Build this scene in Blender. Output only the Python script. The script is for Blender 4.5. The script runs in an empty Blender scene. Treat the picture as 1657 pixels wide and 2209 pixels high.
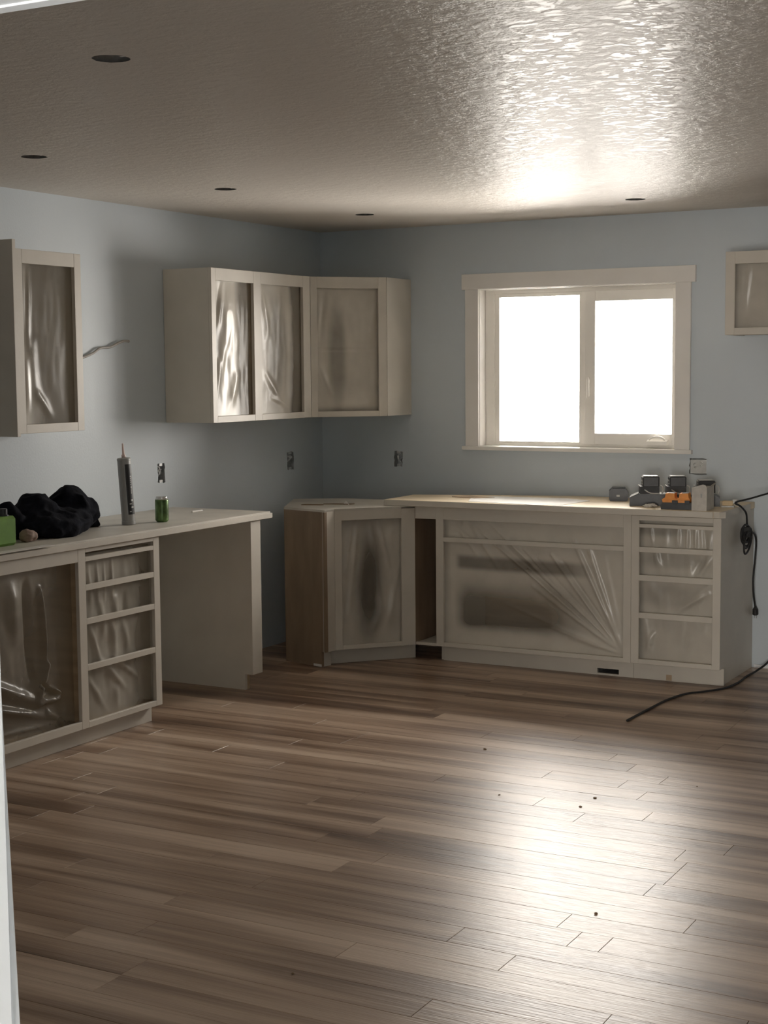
import bpy, bmesh, math, random
from mathutils import Vector, Matrix, noise

S = bpy.context.scene
COL = S.collection
# ------------------------------------------------------------------ camera
cam = bpy.data.cameras.new('camera'); cam_ob = bpy.data.objects.new('camera', cam); COL.objects.link(cam_ob)
CAM = Vector((4.9525, -8.2114, 1.6406))
R_ = Vector((0.87655, 0.48124, -0.00838)).normalized()
F_ = Vector((-0.47986, 0.87243, -0.09275)).normalized()
U_ = R_.cross(F_).normalized(); R_ = F_.cross(U_).normalized()
cam_ob.matrix_world = Matrix(((R_.x, U_.x, -F_.x, CAM.x), (R_.y, U_.y, -F_.y, CAM.y), (R_.z, U_.z, -F_.z, CAM.z), (0, 0, 0, 1)))
cam.sensor_fit = 'VERTICAL'; cam.sensor_height = 36.0; cam.sensor_width = 27.0
cam.lens = 3294.8 / 2209 * 36.0
cam.clip_start = 0.05; cam.clip_end = 200
S.camera = cam_ob
# ------------------------------------------------------------------ sky, exposure
W = bpy.data.worlds.new('overcast_sky'); S.world = W; W.use_nodes = True
bg = W.node_tree.nodes['Background']; bg.inputs[0].default_value = (1.0, 0.94, 0.865, 1); bg.inputs[1].default_value = 13.0
S.view_settings.view_transform = 'Standard'; S.view_settings.look = 'None'
S.view_settings.gamma = 1.0; S.view_settings.use_curve_mapping = False
S.view_settings.exposure = 1.2
S.cycles.max_bounces = 8; S.cycles.diffuse_bounces = 6; S.cycles.glossy_bounces = 3; S.cycles.transparent_max_bounces = 10; S.cycles.adaptive_threshold = .03
S.cycles.sample_clamp_indirect = 8.0
S.cycles.use_denoising = True

WIN = (1.092, 2.281, 1.187, 2.101)          # window opening x0 x1 z0 z1
DOOR = (3.826, 5.35, 2.010)                 # doorway x0 x1 head, in the wall at y = FY
FY = -7.0; H = 2.49; XR = 6.0; WT = 0.14; BY = -11.8      # BY: far wall of the room the camera stands in

def portal(name, loc, rot, sx, sy):
    l = bpy.data.lights.new(name, 'AREA'); l.shape = 'RECTANGLE'; l.size = sx; l.size_y = sy; l.energy = 1
    l.cycles.is_portal = True
    o = bpy.data.objects.new(name, l); o.location = loc; o.rotation_euler = rot; COL.objects.link(o)
portal('window_portal', ((WIN[0]+WIN[1])/2, WT+.05, (WIN[2]+WIN[3])/2), (-math.pi/2, 0, 0), WIN[1]-WIN[0], WIN[3]-WIN[2])
portal('patio_door_offscreen', (5.4, BY-WT-.02, 1.03), (math.pi/2, 0, 0), 1.6, 2.06)

# ------------------------------------------------------------------ materials
MATS = {}
def nt(name):
    m = bpy.data.materials.new(name); m.use_nodes = True; MATS[name] = m
    t = m.node_tree; return m, t, t.nodes, t.links, t.nodes['Principled BSDF']
def N(nodes, kind, **kw):
    n = nodes.new(kind)
    for k, v in kw.items():
        if k in n.bl_rna.properties.keys(): setattr(n, k, v)
        else: n.inputs[k].default_value = v
    return n
def ramp(nodes, stops):
    r = nodes.new('ShaderNodeValToRGB'); e = r.color_ramp.elements
    while len(e) < len(stops): e.new(.5)
    for i, (p, c) in enumerate(stops): e[i].position = p; e[i].color = (*c, 1)
    return r
def paint(name, col, rough=.5, var=.06, scale=(6, 6, 6), bump=.0, bscale=60., spec=.5, coat=0., metallic=0., detail=3, bdist=.004):
    m, t, n, l, b = nt(name)
    tc = N(n, 'ShaderNodeTexCoord'); mp = N(n, 'ShaderNodeMapping'); mp.inputs['Scale'].default_value = scale
    l.new(tc.outputs['Object'], mp.inputs['Vector'])
    nz = N(n, 'ShaderNodeTexNoise'); nz.inputs['Scale'].default_value = 1; nz.inputs['Detail'].default_value = detail
    l.new(mp.outputs[0], nz.inputs['Vector'])
    lo = tuple(max(0, c*(1-var)) for c in col); hi = tuple(min(1, c*(1+var)) for c in col)
    r = ramp(n, [(.3, lo), (.7, hi)]); l.new(nz.outputs[0], r.inputs[0]); l.new(r.outputs[0], b.inputs['Base Color'])
    b.inputs['Roughness'].default_value = rough; b.inputs['Specular IOR Level'].default_value = spec
    b.inputs['Coat Weight'].default_value = coat; b.inputs['Metallic'].default_value = metallic
    if bump:
        n2 = N(n, 'ShaderNodeTexNoise'); n2.inputs['Scale'].default_value = bscale; n2.inputs['Detail'].default_value = 3
        l.new(tc.outputs['Object'], n2.inputs['Vector'])
        bp = N(n, 'ShaderNodeBump'); bp.inputs['Strength'].default_value = bump; bp.inputs['Distance'].default_value = bdist
        l.new(n2.outputs[0], bp.inputs['Height']); l.new(bp.outputs[0], b.inputs['Normal'])
    return m
paint('wall_paint', (.565, .62, .66), .55, .03, (1.5, 1.5, 1.5), .12, 90)
paint('cabinet_paint', (.60, .56, .49), .42, .05, (5, 5, 5), .06, 120)
paint('trim_paint', (.80, .775, .735), .4, .03, (4, 4, 4), .04, 90)
paint('white_trim', (.80, .82, .84), .4, .02)
paint('vinyl_white', (.90, .87, .81), .35, .02)
paint('raw_panel', (.27, .195, .13), .6, .16, (14, 14, 3), .05, 80)
paint('raw_wood', (.42, .31, .20), .6, .14, (3, 30, 30))
paint('plywood_top', (.74, .62, .44), .55, .10, (1.2, 14, 14))
paint('laminate_top', (.56, .53, .47), .5, .12, (5, 5, 5), .05, 60)
paint('cardboard', (.55, .52, .47), .75, .10, (30, 30, 30))
paint('paper', (.82, .80, .76), .8, .04)
paint('black_cloth', (.010, .011, .016), .95, .4, (20, 20, 20), .5, 70, spec=.1)
paint('black_plastic', (.030, .031, .033), .42, .2, (30, 30, 30))
paint('grey_plastic', (.048, .050, .053), .38, .15, (30, 30, 30))
paint('light_grey_plastic', (.50, .50, .48), .4, .08, (30, 30, 30))
paint('orange_plastic', (.80, .30, .045), .38, .08, (30, 30, 30))
paint('black_rubber', (.018, .018, .018), .6, .2, (30, 30, 30))
paint('steel', (.42, .42, .41), .45, .25, (40, 40, 40), metallic=.7)
paint('dark_metal', (.10, .095, .085), .6, .3, (30, 30, 30))
paint('tube_plastic', (.33, .33, .32), .4, .10, (40, 40, 10))
paint('tube_label', (.025, .025, .027), .45, .3, (40, 40, 20))
paint('tube_print', (.55, .55, .53), .5, .3, (200, 200, 200))
paint('nozzle_plastic', (.62, .48, .44), .4, .05)
paint('green_plastic', (.13, .27, .035), .38, .10, (25, 25, 25))
paint('can_green', (.10, .17, .055), .3, .55, (45, 45, 28), metallic=.35)
paint('aluminium', (.75, .75, .74), .28, .05, metallic=.9)
paint('clay', (.27, .19, .15), .8, .15, (40, 40, 40), .3, 60)
paint('subfloor', (.05, .04, .032), .9)
paint('ground_deck', (.42, .44, .46), .8, .10, (3, 3, 3))
paint('tan_wood', (.62, .47, .28), .6, .10, (20, 20, 60))
paint('grey_cable', (.33, .31, .28), .5)
paint('brown_stain', (.22, .14, .07), .7, .3, (40, 40, 40))

# ceiling: knock-down plaster under semi-gloss paint
m, t, n, l, b = nt('ceiling_paint')
df = N(n, 'ShaderNodeBsdfDiffuse'); df.inputs[0].default_value = (.64, .60, .545, 1)
gs = N(n, 'ShaderNodeBsdfGlossy'); gs.inputs[0].default_value = (1, 1, 1, 1); gs.inputs['Roughness'].default_value = .27
ms = N(n, 'ShaderNodeMixShader'); ms.inputs[0].default_value = .105; l.new(df.outputs[0], ms.inputs[1]); l.new(gs.outputs[0], ms.inputs[2]); l.new(ms.outputs[0], n['Material Output'].inputs[0])
tc = N(n, 'ShaderNodeTexCoord'); mp = N(n, 'ShaderNodeMapping'); mp.inputs['Scale'].default_value = (9, 12, 1); l.new(tc.outputs['Object'], mp.inputs['Vector'])
nz = N(n, 'ShaderNodeTexNoise'); nz.inputs['Scale'].default_value = 2.2; nz.inputs['Detail'].default_value = 6; nz.inputs['Roughness'].default_value = .6; l.new(mp.outputs[0], nz.inputs['Vector'])
rm = ramp(n, [(.42, (0, 0, 0)), (.60, (1, 1, 1))]); l.new(nz.outputs[0], rm.inputs[0])
n2 = N(n, 'ShaderNodeTexNoise'); n2.inputs['Scale'].default_value = 1.1; n2.inputs['Detail'].default_value = 2; l.new(tc.outputs['Object'], n2.inputs['Vector'])
ad = N(n, 'ShaderNodeMath', operation='MULTIPLY_ADD'); ad.inputs[1].default_value = .25; l.new(rm.outputs[0], ad.inputs[0]); l.new(n2.outputs[0], ad.inputs[2])
bp = N(n, 'ShaderNodeBump'); bp.inputs['Strength'].default_value = .7; bp.inputs['Distance'].default_value = .012
l.new(ad.outputs[0], bp.inputs['Height']); l.new(bp.outputs[0], gs.inputs['Normal'])
bd = N(n, 'ShaderNodeBump'); bd.inputs['Strength'].default_value = .25; bd.inputs['Distance'].default_value = .012; l.new(ad.outputs[0], bd.inputs['Height']); l.new(bd.outputs[0], df.inputs['Normal'])

# floor planks: streaky brown laminate, tone differs from board to board
m, t, n, l, b = nt('plank_laminate')
ge = N(n, 'ShaderNodeNewGeometry'); oi = N(n, 'ShaderNodeObjectInfo')
def stretched(scale, shift, detail, rough):
    mp = N(n, 'ShaderNodeMapping'); mp.inputs['Scale'].default_value = scale; l.new(ge.outputs['Position'], mp.inputs['Vector'])
    sh = N(n, 'ShaderNodeVectorMath', operation='SCALE'); sh.inputs[0].default_value = shift; l.new(oi.outputs['Random'], sh.inputs['Scale'])
    av = N(n, 'ShaderNodeVectorMath', operation='ADD'); l.new(mp.outputs[0], av.inputs[0]); l.new(sh.outputs[0], av.inputs[1])
    nz = N(n, 'ShaderNodeTexNoise'); nz.inputs['Scale'].default_value = 1.0; nz.inputs['Detail'].default_value = detail; nz.inputs['Roughness'].default_value = rough; l.new(av.outputs[0], nz.inputs['Vector'])
    return nz
def madd(a, k, c):
    q = N(n, 'ShaderNodeMath', operation='MULTIPLY_ADD'); q.inputs[1].default_value = k; l.new(a, q.inputs[0])
    if isinstance(c, float): q.inputs[2].default_value = c
    else: l.new(c, q.inputs[2])
    return q.outputs[0]
streak = stretched((.45, 6.5, 1), (.6, .5, 0), 3, .5)       # broad dark and pale bands running with the boards
grain = stretched((1.2, 34, 1), (37, 11, 0), 5, .6)         # fine figure, different on each board
v = madd(streak.outputs[0], 1.3, -.36); v = madd(grain.outputs[0], .40, v); v = madd(oi.outputs['Random'], .12, v)
r = ramp(n, [(.25, (.10, .060, .040)), (.40, (.215, .137, .090)), (.56, (.38, .268, .188)), (.76, (.60, .46, .345))])
l.new(v, r.inputs[0]); l.new(r.outputs[0], b.inputs['Base Color'])
b.inputs['Roughness'].default_value = .33; b.inputs['Specular IOR Level'].default_value = .6
fine = stretched((6, 120, 1), (3, 1, 0), 3, .6)
bp = N(n, 'ShaderNodeBump'); bp.inputs['Strength'].default_value = .6; bp.inputs['Distance'].default_value = .002
l.new(fine.outputs[0], bp.inputs['Height']); l.new(bp.outputs[0], b.inputs['Normal'])

# polyethylene masking film, clear where no overspray has landed ('overspray' attribute)
m, t, n, l, b = nt('masking_film')
at = N(n, 'ShaderNodeAttribute', attribute_name='overspray')
b.inputs['Base Color'].default_value = (.60, .56, .485, 1); b.inputs['Roughness'].default_value = .29; b.inputs['Specular IOR Level'].default_value = .6
tr = N(n, 'ShaderNodeBsdfTransparent'); tr.inputs[0].default_value = (.86, .84, .78, 1)
b2 = N(n, 'ShaderNodeBsdfPrincipled'); b2.inputs['Base Color'].default_value = (.55, .52, .46, 1); b2.inputs['Roughness'].default_value = .22; b2.inputs['Specular IOR Level'].default_value = .5
m1 = N(n, 'ShaderNodeMixShader'); m1.inputs[0].default_value = .22; l.new(tr.outputs[0], m1.inputs[1]); l.new(b2.outputs[0], m1.inputs[2])
m2 = N(n, 'ShaderNodeMixShader'); l.new(at.outputs['Fac'], m2.inputs[0]); l.new(m1.outputs[0], m2.inputs[1]); l.new(b.outputs[0], m2.inputs[2])
l.new(m2.outputs[0], n['Material Output'].inputs[0])

m, t, n, l, b = nt('pane_glass')
tr = N(n, 'ShaderNodeBsdfTransparent'); gl = N(n, 'ShaderNodeBsdfGlossy'); gl.inputs['Roughness'].default_value = .02
fr = N(n, 'ShaderNodeFresnel'); fr.inputs[0].default_value = 1.45
m1 = N(n, 'ShaderNodeMixShader'); l.new(fr.outputs[0], m1.inputs[0]); l.new(tr.outputs[0], m1.inputs[1]); l.new(gl.outputs[0], m1.inputs[2]); l.new(m1.outputs[0], n['Material Output'].inputs[0])
M = MATS

# ------------------------------------------------------------------ helpers
def link(name, bm, mat, parent=None, loc=None, smooth=False):
    """one mesh object; bm holds world coordinates, the origin goes to the parent's base or loc"""
    me = bpy.data.meshes.new(name)
    o0 = Vector(parent.matrix_world.translation) if parent and loc is None else Vector(loc or (0, 0, 0))
    base = o0
    if parent is not None:
        base = ROOT[parent.name]
    bmesh.ops.translate(bm, verts=bm.verts, vec=-base)
    bm.to_mesh(me); bm.free(); me.materials.append(M[mat])
    if smooth:
        for p in me.polygons: p.use_smooth = True
    o = bpy.data.objects.new(name, me); COL.objects.link(o)
    if parent is not None: o.parent = parent
    else: o.location = base
    ROOT[o.name] = base
    return o
ROOT = {}
def thing(name, label, cat, loc=(0, 0, 0), group=None):
    o = bpy.data.objects.new(name, None); COL.objects.link(o); o.location = loc; o.empty_display_size = .1
    ROOT[o.name] = Vector(loc); return tag(o, label, cat, group)
def tag(o, label, cat, group=None):
    o['label'] = label; o['category'] = cat
    if group: o['group'] = group
    return o
def struct(o): o['kind'] = 'structure'; return o

class Fr:
    """a vertical face: u runs along it (left to right as seen), n outwards, z up"""
    def __init__(s, o, u, nn): s.o = Vector((o[0], o[1], 0)); s.u = Vector((u[0], u[1], 0)).normalized(); s.n = Vector((nn[0], nn[1], 0)).normalized()
    def p(s, u, n, z): return s.o + s.u*u + s.n*n + Vector((0, 0, z))
LW = Fr((0, 0), (0, 1), (1, 0))       # left wall: u = y, n = x
BW = Fr((0, 0), (1, 0), (0, -1))      # back wall: u = x, n = -y
WO = Fr((0, 0), (1, 0), (0, 1))       # plain world axes
def box(bm, f, u0, u1, n0, n1, z0, z1, bev=0.):
    vs = [bm.verts.new(f.p(u, nn, z)) for z in (z0, z1) for nn in (n0, n1) for u in (u0, u1)]
    fs = [bm.faces.new([vs[i] for i in q]) for q in ((0, 1, 3, 2), (4, 6, 7, 5), (0, 4, 5, 1), (2, 3, 7, 6), (0, 2, 6, 4), (1, 5, 7, 3))]
    bmesh.ops.recalc_face_normals(bm, faces=fs)
    if bev:
        ed = list({e for q in fs for e in q.edges})
        bmesh.ops.bevel(bm, geom=ed, offset=bev, segments=1, affect='EDGES', profile=.5)
def part(name, mat, parent, f, *boxes, bev=.0012):
    bm = bmesh.new()
    for q in boxes: box(bm, f, *q, bev=bev)
    return link(name, bm, mat, parent)
def prism(bm, poly, z0, z1):
    a = [bm.verts.new((x, y, z0)) for x, y in poly]; c = [bm.verts.new((x, y, z1)) for x, y in poly]
    k = len(poly); fs = [bm.faces.new(a[::-1]), bm.faces.new(c)]
    fs += [bm.faces.new((a[i], a[(i+1) % k], c[(i+1) % k], c[i])) for i in range(k)]
    bmesh.ops.recalc_face_normals(bm, faces=fs)
def profile(bm, f, pts, u0, u1):
    """extrude an (n, z) outline along u"""
    a = [bm.verts.new(f.p(u0, q[0], q[1])) for q in pts]; c = [bm.verts.new(f.p(u1, q[0], q[1])) for q in pts]
    k = len(pts); fs = [bm.faces.new(a), bm.faces.new(c)] + [bm.faces.new((a[i], a[(i+1) % k], c[(i+1) % k], c[i])) for i in range(k)]
    bmesh.ops.recalc_face_normals(bm, faces=fs)
def lathe(bm, c, prof, seg=24, axis=None):
    """revolve (r, h) around an axis through c"""
    ax = Vector(axis or (0, 0, 1)).normalized(); q = ax.to_track_quat('Z', 'Y'); c = Vector(c); rings = []
    for r, h in prof:
        rings.append([bm.verts.new(c + q @ Vector((r*math.cos(2*math.pi*i/seg), r*math.sin(2*math.pi*i/seg), h))) for i in range(seg)])
    fs = []
    for a, d in zip(rings, rings[1:]):
        fs += [bm.faces.new((a[i], a[(i+1) % seg], d[(i+1) % seg], d[i])) for i in range(seg)]
    fs += [bm.faces.new(rings[0][::-1]), bm.faces.new(rings[-1])]
    bmesh.ops.recalc_face_normals(bm, faces=fs)
def tube(bm, pts, r, seg=8, sub=6):
    P = [Vector(q) for q in pts]; Q = []
    for i in range(len(P)-1):
        a = P[max(i-1, 0)]; b_ = P[i]; c = P[i+1]; d = P[min(i+2, len(P)-1)]
        for k in range(sub):
            s = k/sub; Q.append(.5*((2*b_) + (c-a)*s + (2*a-5*b_+4*c-d)*s*s + (3*b_-a-3*c+d)*s**3))
    Q.append(P[-1]); rings = []; ref = Vector((.31, .17, .93)).normalized()
    for i, q in enumerate(Q):
        tn = (Q[min(i+1, len(Q)-1)] - Q[max(i-1, 0)]).normalized()
        x = tn.cross(ref)
        if x.length < .05: x = tn.cross(Vector((1, 0, 0)))
        x.normalize(); y = tn.cross(x)
        rings.append([bm.verts.new(q + r*(x*math.cos(2*math.pi*k/seg) + y*math.sin(2*math.pi*k/seg))) for k in range(seg)])
    fs = []
    for a, d in zip(rings, rings[1:]): fs += [bm.faces.new((a[i], a[(i+1) % seg], d[(i+1) % seg], d[i])) for i in range(seg)]
    fs += [bm.faces.new(rings[0][::-1]), bm.faces.new(rings[-1])]
    bmesh.ops.recalc_face_normals(bm, faces=fs)
def holed(bm, to3, outer, holes):
    """flat sheet with holes: loops of 2-D points mapped by to3"""
    es = []
    for lp in [outer] + holes:
        v = [bm.verts.new(to3(*q)) for q in lp]; es += [bm.edges.new((v[i], v[(i+1) % len(v)])) for i in range(len(v))]
    bmesh.ops.triangle_fill(bm, use_beauty=True, use_dissolve=False, edges=es)
def rect(a0, a1, b0, b1): return [(a0, b0), (a1, b0), (a1, b1), (a0, b1)]
def ragged(a0, a1, b0, b1, seed, j=.004):
    rnd = random.Random(seed); out = []
    cs = rect(a0, a1, b0, b1)
    for i in range(4):
        p0, p1 = cs[i], cs[(i+1) % 4]
        for k in range(5):
            s = k/5; out.append((p0[0]+(p1[0]-p0[0])*s+rnd.uniform(-j, j), p0[1]+(p1[1]-p0[1])*s+rnd.uniform(-j, j)))
    return out

# ------------------------------------------------------------------ room shell
OUT_L = [(-1.696, -1.635, 1.052, 1.155), (-.418, -.342, 1.043, 1.151)]   # y0 y1 z0 z1
OUT_B = [(.512, .569, 1.053, 1.145), (2.369, 2.467, 1.050, 1.138)]       # x0 x1 z0 z1
rag_l = [ragged(*q, i+1) for i, q in enumerate(OUT_L)]; rag_b = [ragged(*q, i+7) for i, q in enumerate(OUT_B)]
CANS = [(2.26, -4.835), (.79, -3.49), (.805, -2.19), (.77, -.80), (2.295, -.707), (3.764, -4.765)]
CR = .052
def circ(x, y, r, k=22, seed=None):
    rnd = random.Random(seed); return [(x+(r+(rnd.uniform(-.003, .003) if seed else 0))*math.cos(2*math.pi*i/k), y+(r+(rnd.uniform(-.003, .003) if seed else 0))*math.sin(2*math.pi*i/k)) for i in range(k)]

bm = bmesh.new(); holed(bm, lambda a, c: (a, 0, c), rect(-.1, XR, -.055, H), [rect(*WIN)] + rag_b)
struct(link('wall_back', bm, 'wall_paint'))
bm = bmesh.new(); holed(bm, lambda a, c: (0, a, c), rect(FY, .1, -.055, H), rag_l)
struct(link('wall_left', bm, 'wall_paint'))
bm = bmesh.new(); box(bm, WO, XR, XR+WT, FY-WT, WT, 0, H); struct(link('wall_right', bm, 'wall_paint'))
bm = bmesh.new()
box(bm, WO, -.1, DOOR[0]-.02, FY-WT, FY, 0, H); box(bm, WO, DOOR[1]+.02, XR, FY-WT, FY, 0, H); box(bm, WO, DOOR[0]-.02, DOOR[1]+.02, FY-WT, FY, DOOR[2]+.02, H)
struct(link('wall_front', bm, 'wall_paint'))
bm = bmesh.new(); holed(bm, lambda a, c: (a, c, H), rect(-.1, XR+WT, FY-WT, .12), [circ(x, y, CR, seed=i+3) for i, (x, y) in enumerate(CANS)])
ceil_ob = struct(link('ceiling', bm, 'ceiling_paint'))
bm = bmesh.new(); box(bm, WO, -.1, XR+WT, FY-WT, 0.1, -.06, -.012)
floor_ob = struct(link('floor', bm, 'subfloor'))
HX = 6.9
bm = bmesh.new(); box(bm, WO, 2.2, HX+WT, BY-WT, FY-WT-.001, -.10, -.01); struct(link('floor_hall', bm, 'ground_deck'))
bm = bmesh.new(); box(bm, WO, 2.2, HX+WT, BY-WT, FY-WT-.001, H, H+.1); struct(link('ceiling_hall', bm, 'ceiling_paint'))
bm = bmesh.new(); box(bm, WO, 2.2-WT, 2.2, BY-WT, FY-WT-.001, 0, H); struct(link('wall_hall_left', bm, 'wall_paint'))
bm = bmesh.new(); box(bm, WO, HX, HX+WT, BY-WT, FY-WT-.001, 0, H); struct(link('wall_hall_right', bm, 'wall_paint'))
bm = bmesh.new(); box(bm, WO, XR+WT, HX, FY-WT, FY, 0, H); struct(link('wall_hall_front', bm, 'wall_paint'))
bm = bmesh.new(); box(bm, WO, 2.2, 4.6, BY-WT, BY, 0, H); box(bm, WO, 6.2, HX, BY-WT, BY, 0, H); box(bm, WO, 4.6, 6.2, BY-WT, BY, 2.06, H); struct(link('wall_hall_rear', bm, 'wall_paint'))

# planks, one object each
rnd = random.Random(11)
PW = .1255; y = -.001; row = 0
y_rows = []
top = -3.014 + PW*24
while top > 0: top -= PW
yy = top + PW
fixed = {-3.014: [2.722, 3.152], -2.639: [2.598, 2.92], -4.269: [3.365, 3.46]}
while yy > FY - WT:
    y1 = min(yy, -.0005); y0 = max(yy-PW, FY-WT)
    if y1 - y0 > .01:
        cuts = None
        for k, v in fixed.items():
            if abs(y0-k) < .07: cuts = v
        xs = [0.0]
        if cuts:
            x = cuts[0]
            while x > 1.25: x -= rnd.uniform(.85, 1.25); xs.insert(1, max(x, .12))
            xs += cuts; x = cuts[-1]
        else:
            x = rnd.uniform(.25, 1.3); xs.append(x)
        while x < XR-.3:
            x += rnd.uniform(1.05, 1.5)
            if x < XR-.25: xs.append(x)
        xs.append(XR)
        for a, c in zip(xs, xs[1:]):
            bm = bmesh.new(); g = .0004
            zt = rnd.uniform(-.0003, 0)
            bt = [bm.verts.new(q) for q in ((a+g, y0+g, -.012), (c-g, y0+g, -.012), (c-g, y1-g, -.012), (a+g, y1-g, -.012))]
            md = [bm.verts.new(q) for q in ((a+g, y0+g, zt-.0009), (c-g, y0+g, zt-.0009), (c-g, y1-g, zt-.0009), (a+g, y1-g, zt-.0009))]
            h = g+.0008
            tp = [bm.verts.new(q) for q in ((a+h, y0+h, zt), (c-h, y0+h, zt), (c-h, y1-h, zt), (a+h, y1-h, zt))]
            bm.faces.new(tp)
            for lo, hi in ((bt, md), (md, tp)):
                for i in range(4): bm.faces.new((lo[i], lo[(i+1) % 4], hi[(i+1) % 4], hi[i]))
            link('plank', bm, 'plank_laminate', floor_ob)
    yy -= PW

# ------------------------------------------------------------------ window
x0, x1, z0, z1 = WIN
bm = bmesh.new()   # jamb liner
for q in ((x0-.02, x0, -.004, WT, z0-.02, z1+.02), (x1, x1+.02, -.004, WT, z0-.02, z1+.02), (x0, x1, -.004, WT, z1, z1+.02), (x0, x1, -.004, WT, z0-.02, z0)): box(bm, WO, *q)
win = struct(link('window_1', bm, 'trim_paint'))
part('side_casing', 'trim_paint', win, BW, (1.003, x0-.004, 0, .019, z0-.002, z1+.004))
part('side_casing', 'trim_paint', win, BW, (x1+.004, 2.372, 0, .019, z0-.002, z1+.004))
part('head_casing', 'trim_paint', win, BW, (.983, 2.398, 0, .024, z1+.004, 2.195))
part('window_sill', 'trim_paint', win, BW, (.985, 2.386, -.002, .034, z0-.024, z0-.002))
yf0, yf1 = .065, .125
part('frame', 'vinyl_white', win, WO, (x0, 1.150, yf0+.012, yf1, z0, z1), (x1-.012, x1, yf0+.012, yf1, z0, z1), (1.15, x1-.012, yf0+.012, yf1, z1-.022, z1), (1.15, x1-.012, yf0+.012, yf1, z0, z0+.016), (1.700, 1.725, yf0+.012, yf1, z0+.016, z1-.022))
sl = part('fixed_sash', 'vinyl_white', win, WO, (1.150, 1.178, yf0+.02, yf1-.008, z0+.016, z1-.022), (1.682, 1.70, yf0+.02, yf1-.008, z0+.016, z1-.022), (1.178, 1.682, yf0+.02, yf1-.008, z1-.043, z1-.022), (1.178, 1.682, yf0+.02, yf1-.008, z0+.016, z0+.026))
part('pane', 'pane_glass', sl, WO, (1.178, 1.682, .098, .102, z0+.026, z1-.043), bev=0)
sr = part('casement_sash', 'vinyl_white', win, WO, (1.725, 1.786, yf0, yf1-.01, z0+.016, z1-.022), (2.242, x1-.012, yf0, yf1-.01, z0+.016, z1-.022), (1.786, 2.242, yf0, yf1-.01, 2.020, z1-.022), (1.786, 2.242, yf0, yf1-.01, z0+.016, 1.266))
part('pane', 'pane_glass', sr, WO, (1.786, 2.242, .090, .094, 1.266, 2.020), bev=0)
bm = bmesh.new(); lathe(bm, (1.748, yf0-.010, 1.47), [(.006, 0), (.0095, .02), (.0095, .10), (.006, .118)], 10); box(bm, WO, 1.740, 1.756, yf0-.012, yf0, 1.525, 1.545)
part_h = link('latch_handle', bm, 'vinyl_white', sr, smooth=True)
bm = bmesh.new(); profile(bm, BW, [(-.066, 1.206), (-.030, 1.206), (-.034, 1.226), (-.066, 1.238)], 2.105, 2.225)
ck = link('crank_housing', bm, 'vinyl_white', win)
bm = bmesh.new(); tube(bm, [(2.12, .038, 1.236), (2.15, .034, 1.250), (2.19, .034, 1.250), (2.215, .036, 1.236)], .006, 8)
link('crank_arm', bm, 'vinyl_white', ck, smooth=True)
part('latch', 'dark_metal', win, WO, (x1-.020, x1-.010, yf0-.008, yf0+.006, 1.60, 1.66))

# ------------------------------------------------------------------ doorway the photo is taken through
dr = struct(part('trim_1', 'white_trim', None, WO, (DOOR[0]-.004, DOOR[1], FY-WT, FY, DOOR[2]+.002, DOOR[2]+.02)))
for q in ((DOOR[0]-.022, DOOR[0]-.004, FY-WT, FY-.004, 0, DOOR[2]+.001), (DOOR[1], DOOR[1]+.02, FY-WT, FY, 0, DOOR[2]+.001)): part('side_jamb', 'white_trim', dr, WO, q)
bm = bmesh.new(); a = DOOR[0]
pr = [(a-.09, FY-.003), (a-.006, FY-.003), (a-.001, FY+.004), (a-.001, FY+.013), (a-.006, FY+.019), (a-.09, FY+.019)]
lo = [bm.verts.new((x+.022, yv, 0)) for x, yv in pr]; hi = [bm.verts.new((x-.047, yv, 2.1)) for x, yv in pr]
bm.faces.new(lo); bm.faces.new(hi)
for i in range(6): bm.faces.new((lo[i], lo[(i+1) % 6], hi[(i+1) % 6], hi[i]))
bmesh.ops.recalc_face_normals(bm, faces=bm.faces); link('side_casing', bm, 'white_trim', dr)
part('head_casing', 'white_trim', dr, WO, (DOOR[0]-.09, DOOR[1]+.09, FY-.002, FY+.019, DOOR[2], DOOR[2]+.09))
part('side_casing', 'white_trim', dr, WO, (DOOR[1], DOOR[1]+.09, FY-.002, FY+.019, 0, DOOR[2]))
struct(part('baseboard_back', 'white_trim', None, WO, (2.745, XR, -.012, 0, 0.0, .018)))

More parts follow.
